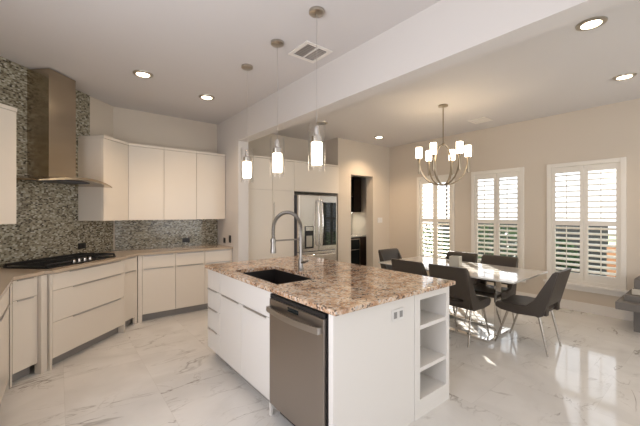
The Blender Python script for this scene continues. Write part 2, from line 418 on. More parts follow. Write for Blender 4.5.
# back run of three
xs = [.865, 1.281, 1.69, 2.112]
for i, lab in enumerate(('white base cabinet next to the inside corner of the back counter, drawer over door', 'middle white base cabinet of the back counter, drawer over door', 'white base cabinet of the back counter against the divider wall, half behind the island')):
    x0, x1 = xs[i] + .001, xs[i+1] - .001; wd = x1 - x0
    c = thing('base_cabinet', lab, 'cabinet', (x0, 4.81 + .018, 0), 0, G_BASE)
    carcass(c, None, wd, .58); fronts(c, [('drawer', 0, wd, .70, .878, .02, wd - .03), ('door', 0, wd, .10, .70, .02, wd - .03)])
    if i == 0: MB().box(-.05, -.001, -.012, .02, 0, .878).build('filler_panel', 'cabinet', c)
# left run
for i, (y1, y0) in enumerate(((3.655, 3.05), (3.048, 2.40))):
    wd = y1 - y0
    c = thing('base_cabinet', ('white base cabinet at the left picture edge beside the narrow corner cabinet', 'white base cabinet of the left run nearest the viewer')[i], 'cabinet', (-.31 - .018, y0, 0), PI/2, G_BASE)
    carcass(c, None, wd - .001, .58); fronts(c, [('drawer', 0, wd - .002, .705, .878, .06, wd - .06), ('door', 0, wd - .002, .10, .705, .06, wd - .06)])
    if i == 0: MB().box(wd, wd + .012, -.016, .02, 0, .878).build('filler_panel', 'cabinet', c)
# perimeter counter
pts = [(LX + .013, 2.38), (-.285, 2.38), (-.285, 3.665), DL(-.535, -.61), DL(-.50, -.665), DL(.465, -.665), DL(.505, -.61), (.815, 4.785), (SX0 - .002, 4.785), (SX0 - .002, BY - .013), (DL(1.075, -.013)[0] , BY - .013), (LX + .013, DL(-1.1, -.013)[1] - .0)]
tag(MB().prism(pts, .886, .915, bev=.002).build('perimeter_countertop', 'quartz'), 'tan stone countertop bending round the corner below the mosaic tiles', 'countertop')

# ------------------------------------------------------------------ wall cabinets
G_UP = 'white wall cabinets above the tan counter'
UZ0, UZ1 = 1.345, 2.355
def crown(root, poly): MB().prism(poly, UZ1 + .001, UZ1 + .035, bev=.003).build('crown_strip', 'cabinet', root)
ux = [.745, 1.194, 1.656, 2.115]
for i, lab in enumerate(('white wall cabinet door next to the angled corner wall cabinet', 'middle white wall cabinet on the back wall', 'white wall cabinet on the back wall against the divider wall')):
    x0, x1 = ux[i] + .001, ux[i+1] - .001; wd = x1 - x0
    c = thing('wall_cabinet', lab, 'cabinet', (x0, 5.08 + .018, UZ0), 0, G_UP)
    MB().box(0, wd, .001, .318, 0, UZ1 - UZ0).build('body', 'cabinet', c)
    MB().box(.0015, wd - .0015, -.018, 0, -.003, UZ1 - UZ0 - .002, .0015).build('door', 'cabinet', c)
    MB().box(0, wd, -.026, .318, UZ1 - UZ0 + .001, UZ1 - UZ0 + .035, .003).build('crown_strip', 'cabinet', c)
def diag_upper(label, poly, dx0, dx1):
    c = thing('wall_cabinet', label, 'cabinet', (*W0, UZ0), PI/4, G_UP); hh = UZ1 - UZ0
    MB().prism(poly, 0, hh).build('body', 'cabinet', c)
    MB().box(dx0, dx1, -.35, -.332, -.003, hh - .002, .0015).build('door', 'cabinet', c)
    cxm = sum(p[0] for p in poly) / 4
    pc = [(x, y if y > -.1 else -.358) for x, y in poly]
    MB().prism(pc, hh + .001, hh + .035, bev=.003).build('crown_strip', 'cabinet', c)
diag_upper('angled white wall cabinet right of the range hood with shaded end panel', [(.474, -.331), (.905, -.331), (1.03, -.014), (.474, -.014)], .476, .912)
diag_upper('angled white wall cabinet left of the range hood at the picture edge', [(-.945, -.331), (-.55, -.331), (-.55, -.014), (-1.06, -.014)], -.95, -.552)

# ------------------------------------------------------------------ range hood
h = thing('range_hood', 'tall stainless chimney range hood with curved canopy on the mosaic wall', 'range hood', (*DL(.01, 0), 0), PI/4)
MB().box(-.163, .163, -.262, -.0125, 1.80, 2.935).build('chimney', 'hood', h)
def hood_canopy():
    m = MB(); N = 24; top = []; bot = []
    rows = 8
    grid_t, grid_b = [], []
    for j in range(rows + 1):
        v = j / rows; rt, rb = [], []
        for i in range(N + 1):
            u = -1 + 2 * i / N
            depth = .53 - .08 * abs(u) ** 2.2
            y = -.013 - depth * v; x = u * (.468 if u > 0 else .455)
            z = 1.832 - .058 * abs(u) ** 1.8 - .018 * v ** 2
            rt.append(m.bm.verts.new((x, y, z))); rb.append(m.bm.verts.new((x, y, z - .012 - .024 * (1 - abs(u) ** 2) * (1 - .4 * v))))
        grid_t.append(rt); grid_b.append(rb)
    for g in (grid_t, grid_b):
        for j in range(rows):
            for i in range(N): m.bm.faces.new((g[j][i], g[j][i+1], g[j+1][i+1], g[j+1][i]))
    for i in range(N):
        for j in (0, rows): m.bm.faces.new((grid_t[j][i], grid_t[j][i+1], grid_b[j][i+1], grid_b[j][i]))
    for j in range(rows):
        for i in (0, N): m.bm.faces.new((grid_t[j][i], grid_t[j+1][i], grid_b[j+1][i], grid_b[j][i]))
    return m
hood_canopy().build('canopy', 'hood', h, smooth=True)
MB().box(-.25, .25, -.36, -.08, 1.772, 1.79, .003).build('filter_panel', 'grate', h)

# ------------------------------------------------------------------ cooktop
c = thing('gas_cooktop', 'black gas cooktop with cast iron grates under the range hood', 'cooktop', (*DL(-.01, 0), .9155), PI/4)
MB().box(-.435, .435, -.56, -.08, 0, .014, .004).build('body', 'black', c)
for gx in (-.29, 0, .29):
    g = MB(); a, b = gx - .138, gx + .138; y0, y1 = -.535 if gx else -.44, -.10
    for y in (y0, y1, (y0+y1)/2): g.box(a, b, y - .006, y + .006, .030, .044)
    for x in (a, b, gx, (a+gx)/2, (b+gx)/2): g.box(x - .006, x + .006, y0, y1, .030, .044)
    for x in (a, b):
        for y in (y0, y1): g.box(x - .008, x + .008, y - .008, y + .008, .0145, .030)
    g.build('grate', 'iron', c)
for bx, by, r in ((-.29, -.42, .045), (-.29, -.2, .04), (0, -.26, .055), (.29, -.42, .045), (.29, -.2, .04)):
    MB().lathe([(r, .0145), (r, .02), (r * .75, .022), (r * .75, .028), (.005, .029)], bx, by, 20).build('burner', 'iron', c, True)
for k in range(4): MB().lathe([(.019, .0145), (.018, .04), (.014, .043), (.002, .043)], -.105 + .07 * k, -.505, 16).build('knob', 'steel', c, True)

# ------------------------------------------------------------------ outlets and switches (local: plate in xz plane, room side -y)
def outlet(name, label, cat, loc, rotz, w, hgt, pm, sm, kind):
    o = thing(name, label, cat, loc, rotz)
    MB().box(-w/2, w/2, -.007, 0, -hgt/2, hgt/2, .002).build('cover_plate', pm, o)
    for sx in ((-w/4, w/4) if w > hgt else (0,)):
        MB().box(sx - min(w, hgt) * .2, sx + min(w, hgt) * .2, -.0095, -.0072, -hgt * .28, hgt * .28, .001).build(kind, sm, o)
outlet('wall_outlet', 'black outlet on the mosaic wall right of the cooktop', 'outlet', (*DL(.53, -.0125), 1.03), PI/4, .115, .072, 'black', 'iron', 'socket')
outlet('wall_outlet', 'black outlet on the mosaic under the back wall cabinets', 'outlet', (1.60, BY - .0125, 1.005), 0, .115, .072, 'black', 'iron', 'socket')
outlet('wall_outlet', 'small black outlet low on the divider wall beside the back counter', 'outlet', (SX0 - .001, 5.12, .995), -PI/2, .075, .085, 'black', 'iron', 'socket')
outlet('wall_outlet', 'taller black outlet on the divider wall nearest its white edge', 'outlet', (SX0 - .001, 4.90, 1.03), -PI/2, .07, .115, 'black', 'iron', 'socket')
outlet('light_switch', 'white switch plate on the wall right of the doorway', 'light switch', (5.63, EYD - .0005, 1.28), 0, .16, .115, 'plastic', 'plastic', 'rocker')

# ------------------------------------------------------------------ pantry cabinets and fridge
P0 = 2.29; PF = 4.84
def tall(label, x0, x1, z0, z1, split, name='tall_cabinet'):
    c = thing(name, label, 'cabinet', (x0, PF, z0), 0); wd = x1 - x0; hh = z1 - z0
    MB().box(0, wd, .001, BY - PF - .005, 0 if z0 > 1 else .095, hh).build('body', 'cabinet', c)
    if z0 < 1: MB().box(.0, wd, .06, .075, 0, .094).build('toe_kick', 'toe', c)
    zz = [0 if z0 > 1 else .10] + [s - z0 for s in split] + [hh - .002]
    for a, b in zip(zz, zz[1:]):
        MB().box(.0015, wd - .0015, -.018, 0, a + .0015, b - .0015, .0015).build('door', 'cabinet', c)
    MB().box(0, wd, -.026, BY - PF - .005, hh + .001, hh + .03, .003).build('crown_strip', 'cabinet', c)
    return c
tall('tall white pantry cabinet beside the divider wall, behind the tap', P0, 2.84, 0, 2.355, [1.83])
c = tall('tall white pantry cabinet touching the fridge, with long slim handle', 2.842, 3.288, 0, 2.355, [1.83])
MB().box(.012, .026, -.046, -.034, 1.15, 1.62, .002).box(.014, .024, -.034, -.018, 1.18, 1.20).box(.014, .024, -.034, -.018, 1.57, 1.59).build('handle', 'chrome', c)
tall('white cabinet bridging over the stainless fridge', 3.29, 4.36, 1.83, 2.355, [], 'overhead_cabinet')

f = thing('refrigerator', 'stainless french-door fridge with dark glass panel and water dispenser', 'refrigerator', (3.31, 4.78, 0), 0)
FW = .91
MB().box(.002, FW - .002, .0, .60, .02, 1.76).build('body', 'grate', f)
ld = MB().box(.003, FW/2 - .003, -.065, -.002, .745, 1.765, .008).build('left_door', 'steel', f); ld.name = 'door'
rd = MB().box(FW/2 + .003, FW - .003, -.065, -.002, .745, 1.765, .008).build('door', 'steel', f)
MB().box(FW/2 + .085, FW - .03, -.0675, -.0655, .83, 1.64, .001).build('glass_panel', 'black_glass', rd)
dp = MB().box(.13, .33, -.0685, -.0655, .80, 1.20, .001).build('dispenser', 'black', ld)
MB().box(.15, .31, -.073, -.069, 1.12, 1.19, .001).build('dispenser_display', 'steel', ld)
MB().box(.165, .295, -.072, -.069, .83, 1.03, .001).build('dispenser_paddle', 'nickel', ld)
for d_, hx in ((ld, FW/2 - .045), (rd, FW/2 + .045)):
    p = [(hx, -.066, .84), (hx, -.095, .86)] + [(hx, -.10 - .03 * math.sin(PI * t), .88 + .76 * t) for t in [k / 10 for k in range(11)]] + [(hx, -.095, 1.66), (hx, -.066, 1.68)]
    MB().tube(p, .013, 10).build('handle', 'chrome', d_, True)
for z0, z1 in ((.40, .735), (.06, .39)):
    d_ = MB().box(.003, FW - .003, -.065, -.002, z0, z1, .008).build('drawer', 'steel', f)
    p = [(.05, -.066, z1 - .06), (.07, -.095, z1 - .06)] + [(.08 + .75 * t, -.10 - .03 * math.sin(PI * t), z1 - .06) for t in [k / 10 for k in range(11)]] + [(FW - .07, -.095, z1 - .06), (FW - .05, -.066, z1 - .06)]
    MB().tube(p, .013, 10).build('handle', 'chrome', d_, True)
MB().box(.02, FW - .02, .02, .55, 0, .019).build('foot', 'black', f)

# ------------------------------------------------------------------ butler's pantry through the doorway
QY = 5.36
c = thing('wine_cooler', 'dark glass wine cooler with steel frame under the pantry counter', 'wine cooler', (4.92, QY, 0), 0)
MB().box(0, .60, .02, .6, 0, .88).build('body', 'black', c)
d_ = MB().box(.002, .598, -.02, .018, .09, .878, .003).build('door', 'black', c)
MB().box(.055, .545, -.0225, -.0205, .14, .82).build('glass_panel', 'black_glass', d_)
MB().box(.548, .578, -.026, -.0205, .10, .85, .002).box(.02, .05, -.026, -.0205, .10, .85, .002).box(.05, .548, -.026, -.0205, .825, .85).build('steel_frame', 'steel', d_)
MB().tube([(.05, -.05, .60), (.55, -.05, .60)], .011, 10).box(.07, .09, -.05, -.0205, .593, .607).box(.51, .53, -.05, -.0205, .593, .607).build('handle', 'chrome', d_, True)
c = thing('pantry_cabinet', 'dark wood base cabinet in the pantry right of the wine cooler', 'cabinet', (5.523, QY, 0), 0)
MB().box(0, .44, .001, .6, 0, .88).build('body', 'dark_wood', c); MB().box(.003, .437, -.018, 0, .1, .875, .002).build('door', 'dark_wood', c)
tag(MB().box(4.503, WX - .002, QY - .03, 6.095, .885, .915, .002).build('pantry_countertop', 'tabletop'), 'glossy pale countertop in the pantry beyond the doorway', 'countertop')
c = thing('pantry_wall_cabinet', 'dark wood wall cabinet with open shelf seen through the doorway', 'cabinet', (4.92, 5.62, 1.46), 0)
MB().box(0, .9, .47, .478, 0, .84).box(0, .02, 0, .47, 0, .84).box(.88, .9, 0, .47, 0, .84).box(.02, .88, 0, .47, 0, .02).box(.02, .88, 0, .47, .82, .84).build('body', 'dark_wood', c)
MB().box(.02, .88, .01, .469, .38, .40).build('shelf', 'dark_wood', c)
MB().box(.62, .88, -.018, -.001, .0, .84, .002).build('door', 'dark_wood', c)
c = thing('under_cabinet_light', 'lit strip lamp under the dark pantry wall cabinet', 'lamp', (4.95, 5.9, 1.459), 0)
MB().box(0, .84, -.03, .03, -.012, 0).build('housing', 'plastic', c); MB().box(.01, .83, -.025, .025, -.0135, -.0125).build('diffuser', 'strip_glow', c)
struct(MB().box(4.503, WX - .002, 6.085, 6.0985, .916, 1.455).build('trim_4', 'ceramic'))

# ------------------------------------------------------------------ island
IX = 1.195                                      # front plane of the carcasses; door faces 18 mm proud
# local frame rotated -90: x runs toward the viewer (-Y), y into the island (+X)
c = thing('island_cabinet', 'white island cabinet with four drawers at the far end', 'cabinet', (IX, 3.27, 0), -PI/2); wd = .318
carcass(c, None, wd, .58, 'island_white')
fronts(c, [('drawer', 0, wd, .69, .878, 0, 0), ('drawer', 0, wd, .50, .69, .01, wd - .08), ('drawer', 0, wd, .297, .50, .01, wd - .08), ('drawer', 0, wd, .10, .297, .01, wd - .08)], 'island_white')
c = thing('island_cabinet', 'white two-door island sink cabinet beside the dishwasher', 'cabinet', (IX, 2.95, 0), -PI/2); wd = .928
carcass(c, None, wd, .58, 'island_white', hollow=True)
fronts(c, [('false_drawer_front', 0, wd - .02, .69, .878, 0, 0), ('door', 0, .46, .10, .69, .05, .40), ('door', .46, wd - .02, .10, .69, .50, wd - .06)], 'island_white')
MB().box(wd - .019, wd, -.018, .0005, 0, .878).build('end_filler', 'island_white', c)
d = thing('dishwasher', 'stainless dishwasher with bowed bar handle at the island corner', 'dishwasher', (IX, 2.018, 0), -PI/2); wd = .622
MB().box(.004, wd - .004, .002, .57, .09, .87).build('body', 'black', d)
dd = MB().box(.006, wd - .014, -.034, 0, .105, .842, .004).build('door', 'dw', d)
MB().box(.006, wd - .014, -.028, 0, .8435, .872, .003).build('control_strip', 'black', d)
MB().box(wd - .012, wd - .001, -.012, .0, .09, .872).build('side_gasket', 'black', d)
MB().box(.24, .36, -.0365, -.0345, .805, .832, .001).build('badge_display', 'black_glass', dd)
p = [(.012, -.035, .775), (.018, -.062, .775)] + [(.03 + .545 * t, -.066 - .022 * math.sin(PI * t), .775) for t in [k / 12 for k in range(13)]] + [(.588, -.062, .775), (.594, -.035, .775)]
hm = MB()
for q, (x, y, z) in enumerate(p[:-1]): pass
def bar(m, pts, hh, th):
    rings = []
    for i, (x, y, z) in enumerate(pts):
        rings.append([m.bm.verts.new((x, y, z - hh)), m.bm.verts.new((x, y + th, z - hh)), m.bm.verts.new((x, y + th, z + hh)), m.bm.verts.new((x, y, z + hh))])
    for A_, B_ in zip(rings, rings[1:]):
        for k in range(4): m.bm.faces.new((A_[k], A_[(k+1) % 4], B_[(k+1) % 4], B_[k]))
    m.bm.faces.new(rings[0]); m.bm.faces.new(rings[-1])
bar(hm, p[1:-1], .019, .012); hm.box(.016, .034, -.066, -.035, .757, .793).box(.572, .59, -.066, -.035, .757, .793)
hm.build('handle', 'dwbar', dd)
MB().box(.01, wd - .01, .05, .065, 0, .089).build('toe_kick', 'black', d)
# end panel, open shelves and the dining side of the island
SHX0, SHX1 = 1.925, 2.37
tag(MB().box(1.179, SHX0 - .002, 1.35, 1.39, 0, .884, .001).build('island_end_panel', 'island_white'), 'plain white island end panel carrying the double outlet', 'panel')
s = thing('open_shelf_unit', 'white island end unit with three open shelf niches', 'shelf unit', (SHX0, 1.345, 0), 0)
W_ = SHX1 - SHX0; a, b = .06, W_ - .042; D_ = .30
m = MB(); m.box(0, a, 0, D_, 0, .884).box(b, W_, 0, D_, 0, .884).box(a, b, 0, D_, 0, .127).box(a, b, 0, D_, .829, .884).box(a, b, D_ - .012, D_, .127, .829)
m.box(0, W_, D_ + .001, 1.905, .09, .884)
m.build('body', 'island_white', s)
for z0, z1 in ((.617, .645), (.318, .346)): MB().box(a + .001, b - .001, .004, D_ - .013, z0, z1).build('shelf', 'island_white', s)
# counter slab with the sink cut-out
CX0, CX1, CY0, CY1 = 1.155, 2.395, 1.305, 3.31; HX0, HX1, HY0, HY1 = 1.255, 1.672, 2.06, 2.80
m = MB(); zt, zb = .915, .8855
P = [(CX0, CY0), (CX1, CY0), (CX1, CY1), (CX0, CY1)]; Q = [(HX0, HY0), (HX1, HY0), (HX1, HY1), (HX0, HY1)]
vs = []
for z in (zt, zb):
    for L in (P, Q): vs += [(x, y, z) for x, y in L]
fc = []
for i in range(4):
    j = (i + 1) % 4
    fc += [(i, j, 4 + j, 4 + i), (8 + j, 8 + i, 12 + i, 12 + j), (i, 8 + i, 8 + j, j), (4 + i, 4 + j, 12 + j, 12 + i)]
m.poly(vs, fc)
es = [e for e in m.bm.edges if all(v.co.x in (CX0, CX1) or abs(v.co.x - CX0) < 1e-4 or abs(v.co.x - CX1) < 1e-4 for v in e.verts) and all(min(abs(v.co.y - CY0), abs(v.co.y - CY1)) < 1e-4 for v in e.verts)]
bmesh.ops.bevel(m.bm, geom=es, offset=.006, segments=3, affect='EDGES', profile=.5)
tag(m.build('island_countertop', 'granite'), 'speckled brown granite slab topping the island', 'countertop')
s = thing('kitchen_sink', 'black rectangular undermount sink in the granite slab', 'sink', (HX0, HY0, 0), 0)
sw, sd = HX1 - HX0, HY1 - HY0
m = MB(); t_ = .008
m.box(-t_, 0, -t_, sd + t_, .69, .884).box(sw, sw + t_, -t_, sd + t_, .69, .884).box(0, sw, -t_, 0, .69, .884).box(0, sw, sd, sd + t_, .69, .884).box(-t_, sw + t_, -t_, sd + t_, .68, .69)
m.build('basin', 'sink', s)
MB().lathe([(.045, .6905), (.045, .694), (.03, .695), (.004, .693)], sw/2, sd * .6, 20).build('drain', 'nickel', s, True)
f = thing('kitchen_faucet', 'tall spring pull-down faucet behind the island sink', 'faucet', (1.735, 2.44, .9155), 0)
MB().lathe([(.03, 0), (.03, .008), (.022, .012), (.022, .10), (.016, .11), (.014, .12), (.013, .36), (.011, .365)], 0, 0, 20).build('riser', 'tap', f, True)
R_ = .145
arc = [(0, 0, .36)] + [(-R_ + R_ * math.cos(t), 0, .385 + R_ * math.sin(t)) for t in [PI * k / 18 for k in range(19)]] + [(-2*R_, 0, .34), (-2*R_, 0, .31)]
MB().tube(arc, .0095, 10).build('hose', 'tap', f, True)
coil = []
segs = len(arc) - 1; turns = 46
import bisect
L = [0.0]
for A_, B_ in zip(arc, arc[1:]): L.append(L[-1] + (Vector(B_) - Vector(A_)).length)
N = turns * 8
for k in range(N + 1):
    dist = L[-1] * k / N; i = min(segs - 1, max(0, bisect.bisect_right(L, dist) - 1)); t = (dist - L[i]) / max(1e-6, L[i+1] - L[i])
    A_, B_ = Vector(arc[i]), Vector(arc[i+1]); pnt = A_.lerp(B_, t); tg = (B_ - A_).normalized(); u = Vector((0, 1, 0)); w_v = tg.cross(u); an = 2 * PI * k / 8
    coil.append(pnt + (u * math.cos(an) + w_v * math.sin(an)) * .0145)
MB().tube(coil, .0034, 5).build('spring', 'tap', f, True)
MB().lathe([(.012, .32), (.018, .31), (.022, .24), (.026, .20), (.026, .18), (.006, .179)], -2*R_, 0, 16).build('spray_head', 'tap', f, True)
MB().tube([(-.010, 0, .285), (-2*R_ + .02, 0, .285)], .007, 10).lathe([(.0235, .27), (.0235, .30)], -2*R_, 0, 16).lathe([(.017, .27), (.017, .30)], 0, 0, 16).build('docking_arm', 'tap', f, True)
MB().tube([(0, -.02, .075), (0, -.055, .078), (.0, -.12, .10)], [.012, .009, .006], 10).build('lever_handle', 'tap', f, True)
outlet('wall_outlet', 'white double outlet on the island end panel', 'outlet', (1.737, 1.3495, .775), 0, .118, .075, 'plastic', 'slot', 'socket')

# ------------------------------------------------------------------ dining table
TX0, TX1, TY0, TY1 = 3.51, 4.50, 1.31, 3.06
tcx, tcy = (TX0 + TX1) / 2, (TY0 + TY1) / 2
t = thing('dining_table', 'white glossy rectangular dining table on a chrome pedestal frame', 'table', (tcx, tcy, 0), 0)
hx, hy = (TX1 - TX0) / 2, (TY1 - TY0) / 2
MB().box(-hx, hx, -hy, hy, .735, .752, .003).build('table_top', 'tabletop', t)
MB().box(-.30, .30, -.547, -.487, 0, .03, .004).box(-.30, .30, .56, .64, 0, .03, .004).box(-.30, -.23, -.487, .56, 0, .03, .004).box(.23, .30, -.487, .56, 0, .03, .004).build('base_frame', 'chrome', t)
for py in (-.517, .60): MB().box(-.07, .07, py - .012, py + .012, .031, .70, .003).build('pedestal', 'chrome', t)
MB().box(-.10, .10, -.66, .66, .701, .734, .003).build('support_rail', 'chrome', t)
n = thing('napkin_holder', 'small pale square holder standing on the white dining table', 'holder', (4.03, 2.20, .7525), 0.2)
m = MB(); q = .062; m.box(-q, q, -q, -q + .014, 0, .125, .003).box(-q, q, q - .014, q, 0, .125, .003).box(-q, -q + .014, -q + .014, q - .014, 0, .125, .003).box(q - .014, q, -q + .014, q - .014, 0, .125, .003).box(-q + .014, q - .014, -q + .014, q - .014, 0, .012)
m.build('square_body', 'ceramic', n)
MB().lathe([(.033, .0125), (.033, .112), (.02, .116), (.002, .116)], 0, 0, 20).build('candle', 'wax', n, True)

# ------------------------------------------------------------------ chairs (local: sitter looks toward +y)
G_CH = 'dark leather chairs round the white table'
ch = thing('dining_chair', 'dark leather chrome-legged chair at the near end of the table, turned to the side view', 'chair', (4.03, 1.35, 0), 0, G_CH)
def chair_parts(root):
    # seat cushion: side profile swept across, slightly dished
    m = MB(); nx = 10; prof = [(.255, .405), (.262, .43), (.245, .452), (.10, .458), (-.08, .452), (-.18, .46), (-.20, .43), (-.17, .385), (.05, .372), (.20, .385)]
    rings = []
    for i in range(nx + 1):
        u = -1 + 2 * i / nx; hw = .235
        rings.append([m.bm.verts.new((u * (hw - (.012 if y > .2 else 0)), y, z + (.012 * u * u if z > .44 else 0))) for y, z in prof])
    k = len(prof)
    for A_, B_ in zip(rings, rings[1:]):
        for j in range(k): m.bm.faces.new((A_[j], A_[(j+1) % k], B_[(j+1) % k], B_[j]))
    m.bm.faces.new(rings[0]); m.bm.faces.new(rings[-1][::-1])
    m.build('seat', 'leather', root, True)
    # backrest: raked padded panel with side wings running down to the seat, slot left open at its foot
    m = MB()
    def lay(z): 
        f_ = (z - .40) / .45
        return -.205 - .125 * f_, .235 - .015 * f_     # rear y, half width
    zs = [.50, .56, .66, .76, .835, .855]; rings = []
    for z in zs:
        yr, hw = lay(z); th = .05 if z < .84 else .03
        yf = yr + th; rr = .012
        rings.append([m.bm.verts.new(p) for p in ((-hw, yr + rr, z), (-hw + rr, yr, z), (0, yr - .006, z), (hw - rr, yr, z), (hw, yr + rr, z), (hw, yf, z), (hw - .03, yf + .006, z), (0, yf - .006, z), (-hw + .03, yf + .006, z), (-hw, yf, z))])
    for A_, B_ in zip(rings, rings[1:]):
        for j in range(10): m.bm.faces.new((A_[j], A_[(j+1) % 10], B_[(j+1) % 10], B_[j]))
    m.bm.faces.new(rings[0][::-1]); m.bm.faces.new(rings[-1])
    for sx in (-1, 1):
        pr = [(lay(.40)[0] + .005, .40), (-.16, .378), (.06, .44), (.06, .460), (-.05, .478), (-.12, .545), (-.17, .64), (-.225, .74), (lay(.838)[0] + .048, .838), (lay(.838)[0] + .006, .838), (lay(.62)[0] + .003, .62), (lay(.50)[0] + .002, .50)]
        lo = [m.bm.verts.new((sx * (lay(z)[1] + .004), y, z)) for y, z in pr]; hi = [m.bm.verts.new((sx * (lay(z)[1] - .026), y, z)) for y, z in pr]
        n_ = len(pr); m.bm.faces.new(lo); m.bm.faces.new(hi[::-1])
        for q in range(n_): m.bm.faces.new((lo[q], hi[q], hi[(q+1) % n_], lo[(q+1) % n_]))
    for sx in (-1, 1):
        m.box(*sorted((sx * .14, sx * .21)), -.225, -.185, .40, .515)
    m.build('backrest', 'leather', root, True)
    for sx in (-1, 1):
        MB().tube([(sx * .185, .14, .385), (sx * .20, .27, .0)], [.0125, .009], 10).build('leg', 'leg_metal', root, True)
        MB().tube([(sx * .19, -.15, .39), (sx * .205, -.235, .0)], [.0125, .009], 10).build('leg', 'leg_metal', root, True)
chair_parts(ch)
for loc, rz, lab in (
    ((3.66, 1.93, 0), -PI/2, 'dark leather chair seen from behind, just right of the island counter corner'),
    ((3.66, 2.47, 0), -PI/2, 'dark leather chair seen from behind, farther along, its back above the granite slab'),
    ((4.40, 1.93, 0), PI/2, 'dark leather chair on the window side of the table nearer the viewer'),
    ((4.40, 2.46, 0), PI/2, 'dark leather chair on the window side, its back behind the small square holder'),
    ((4.17, 3.12, 0), PI, 'dark leather chair at the far end of the table near the doorway wall')):
    dup(ch, loc, rz, lab)

# ------------------------------------------------------------------ pendants
G_P = 'glass cylinder pendants over the island'
p0 = thing('pendant_light', 'clear glass cylinder pendant hanging nearest the viewer, largest of the row', 'pendant lamp', (1.505, 1.91, CZ), 0, G_P)
MB().lathe([(.058, -.002), (.058, -.022), (.05, -.028), (.006, -.030)], 0, 0, 24).build('ceiling_canopy', 'nickel', p0, True)
MB().tube([(0, 0, -.03), (0, 0, -.86)], .0018, 8).build('cord', 'pull', p0)
MB().lathe([(.01, -.86), (.02, -.875), (.022, -.93), (.04, -.94), (.041, -.985), (.01, -.986)], 0, 0, 20).build('socket_cap', 'chrome', p0, True)
MB().lathe([(.064, -.845), (.064, -1.195)], 0, 0, 28, cap=False).build('glass_shade', 'clear', p0, True)
MB().lathe([(.036, -.987), (.0415, -.99), (.0415, -1.145), (.036, -1.15), (.004, -1.15)], 0, 0, 24).build('inner_diffuser', 'pendant_glow', p0, True)
dup(p0, (1.51, 2.48, CZ), 0, 'middle glass cylinder pendant of the three over the island')
dup(p0, (1.515, 3.08, CZ), 0, 'glass cylinder pendant farthest away, hanging before the divider wall edge')

# ------------------------------------------------------------------ chandelier
c = thing('chandelier', 'nickel hoop chandelier with six lit white shades over the table', 'chandelier', (4.21, 2.48, CZ), 0)
MB().lathe([(.065, -.002), (.065, -.018), (.02, -.026), (.006, -.028)], 0, 0, 24).build('ceiling_canopy', 'bronze', c, True)
MB().tube([(0, 0, -.028), (0, 0, -.53)], .0085, 10).lathe([(.02, -.53), (.024, -.55), (.012, -.57)], 0, 0, 16).build('stem', 'bronze', c, True)
RR = .325
base_ang = math.radians(-51.4)
for k in range(6):
    an = base_ang + k * PI / 3; ca, sa = math.cos(an), math.sin(an)
    prof = [(0.0, -1.118), (.06, -1.114), (.12, -1.10), (.18, -1.07), (.235, -1.025), (.275, -.965), (.305, -.89), (RR, -.80), (RR, -.745)]
    MB().tube([(r * ca, r * sa, z) for r, z in prof], .0105, 8).build('arm', 'bronze', c, True)
    ax, ay = RR * ca, RR * sa
    MB().lathe([(.012, -.95), (.017, -.93), (.017, -.745), (.024, -.742), (.024, -.732), (.01, -.731)], ax, ay, 14).build('candle_sleeve', 'bronze', c, True)
    MB().lathe([(.040, -.73), (.042, -.728), (.042, -.58), (.038, -.58), (.036, -.72), (.004, -.722)], ax, ay, 20).build('lamp_shade', 'shade_glow', c, True)
oa = math.radians(-38.8)
for da in (.25,):
    u = Vector((math.cos(oa + da), math.sin(oa + da), 0))
    pts = [(u.x * .125 * math.sin(q), u.y * .125 * math.sin(q), -.83 + .285 * math.cos(q)) for q in [2*PI*k/36 for k in range(36)]]
    MB().tube(pts, .0105, 8, closed=True).build('oval_hoop', 'bronze', c, True)
# ------------------------------------------------------------------ recessed lights
G_D = 'round recessed ceiling lights'
def downlight(label, x, y, power, lit=True):
    d_ = thing('recessed_light', label, 'ceiling light', (x, y, CZ), 0, G_D)
    MB().lathe([(.066, -.0015), (.066, -.012), (.075, -.016), (.098, -.009), (.100, -.0015), (.066, -.0015)], 0, 0, 32, cap=False).build('trim_ring', 'nickel', d_, True)
    MB().lathe([(.0655, -.002), (.0655, -.006), (.004, -.007)], 0, 0, 28).build('lens', 'bulb' if lit else 'lens_off', d_, True)
    if lit and power:
        L_ = bpy.data.lights.new('downlight', 'SPOT'); L_.energy = power; L_.spot_size = math.radians(125); L_.spot_blend = .8; L_.shadow_soft_size = .06; L_.color = (1, .74, .50)
        o = bpy.data.objects.new('downlight_lamp', L_); COL.objects.link(o); o.location = (x, y, CZ - .03)
downlight('lit recessed ceiling light nearest the range hood', .72, 3.96, 46)
downlight('lit recessed ceiling light in front of the back wall cabinets', 1.51, 4.23, 38)
downlight('large lit recessed ceiling light just right of the dropped beam', 3.31, .67, 22)
downlight('lit recessed ceiling light at the right picture edge above the window', 4.88, .70, 30)
downlight('small lit recessed ceiling light before the doorway wall', 4.97, 4.31, 95)
downlight('unlit recessed ceiling light behind the nearest pendant, near the pantry cabinets', 3.45, 4.24, 0, False)
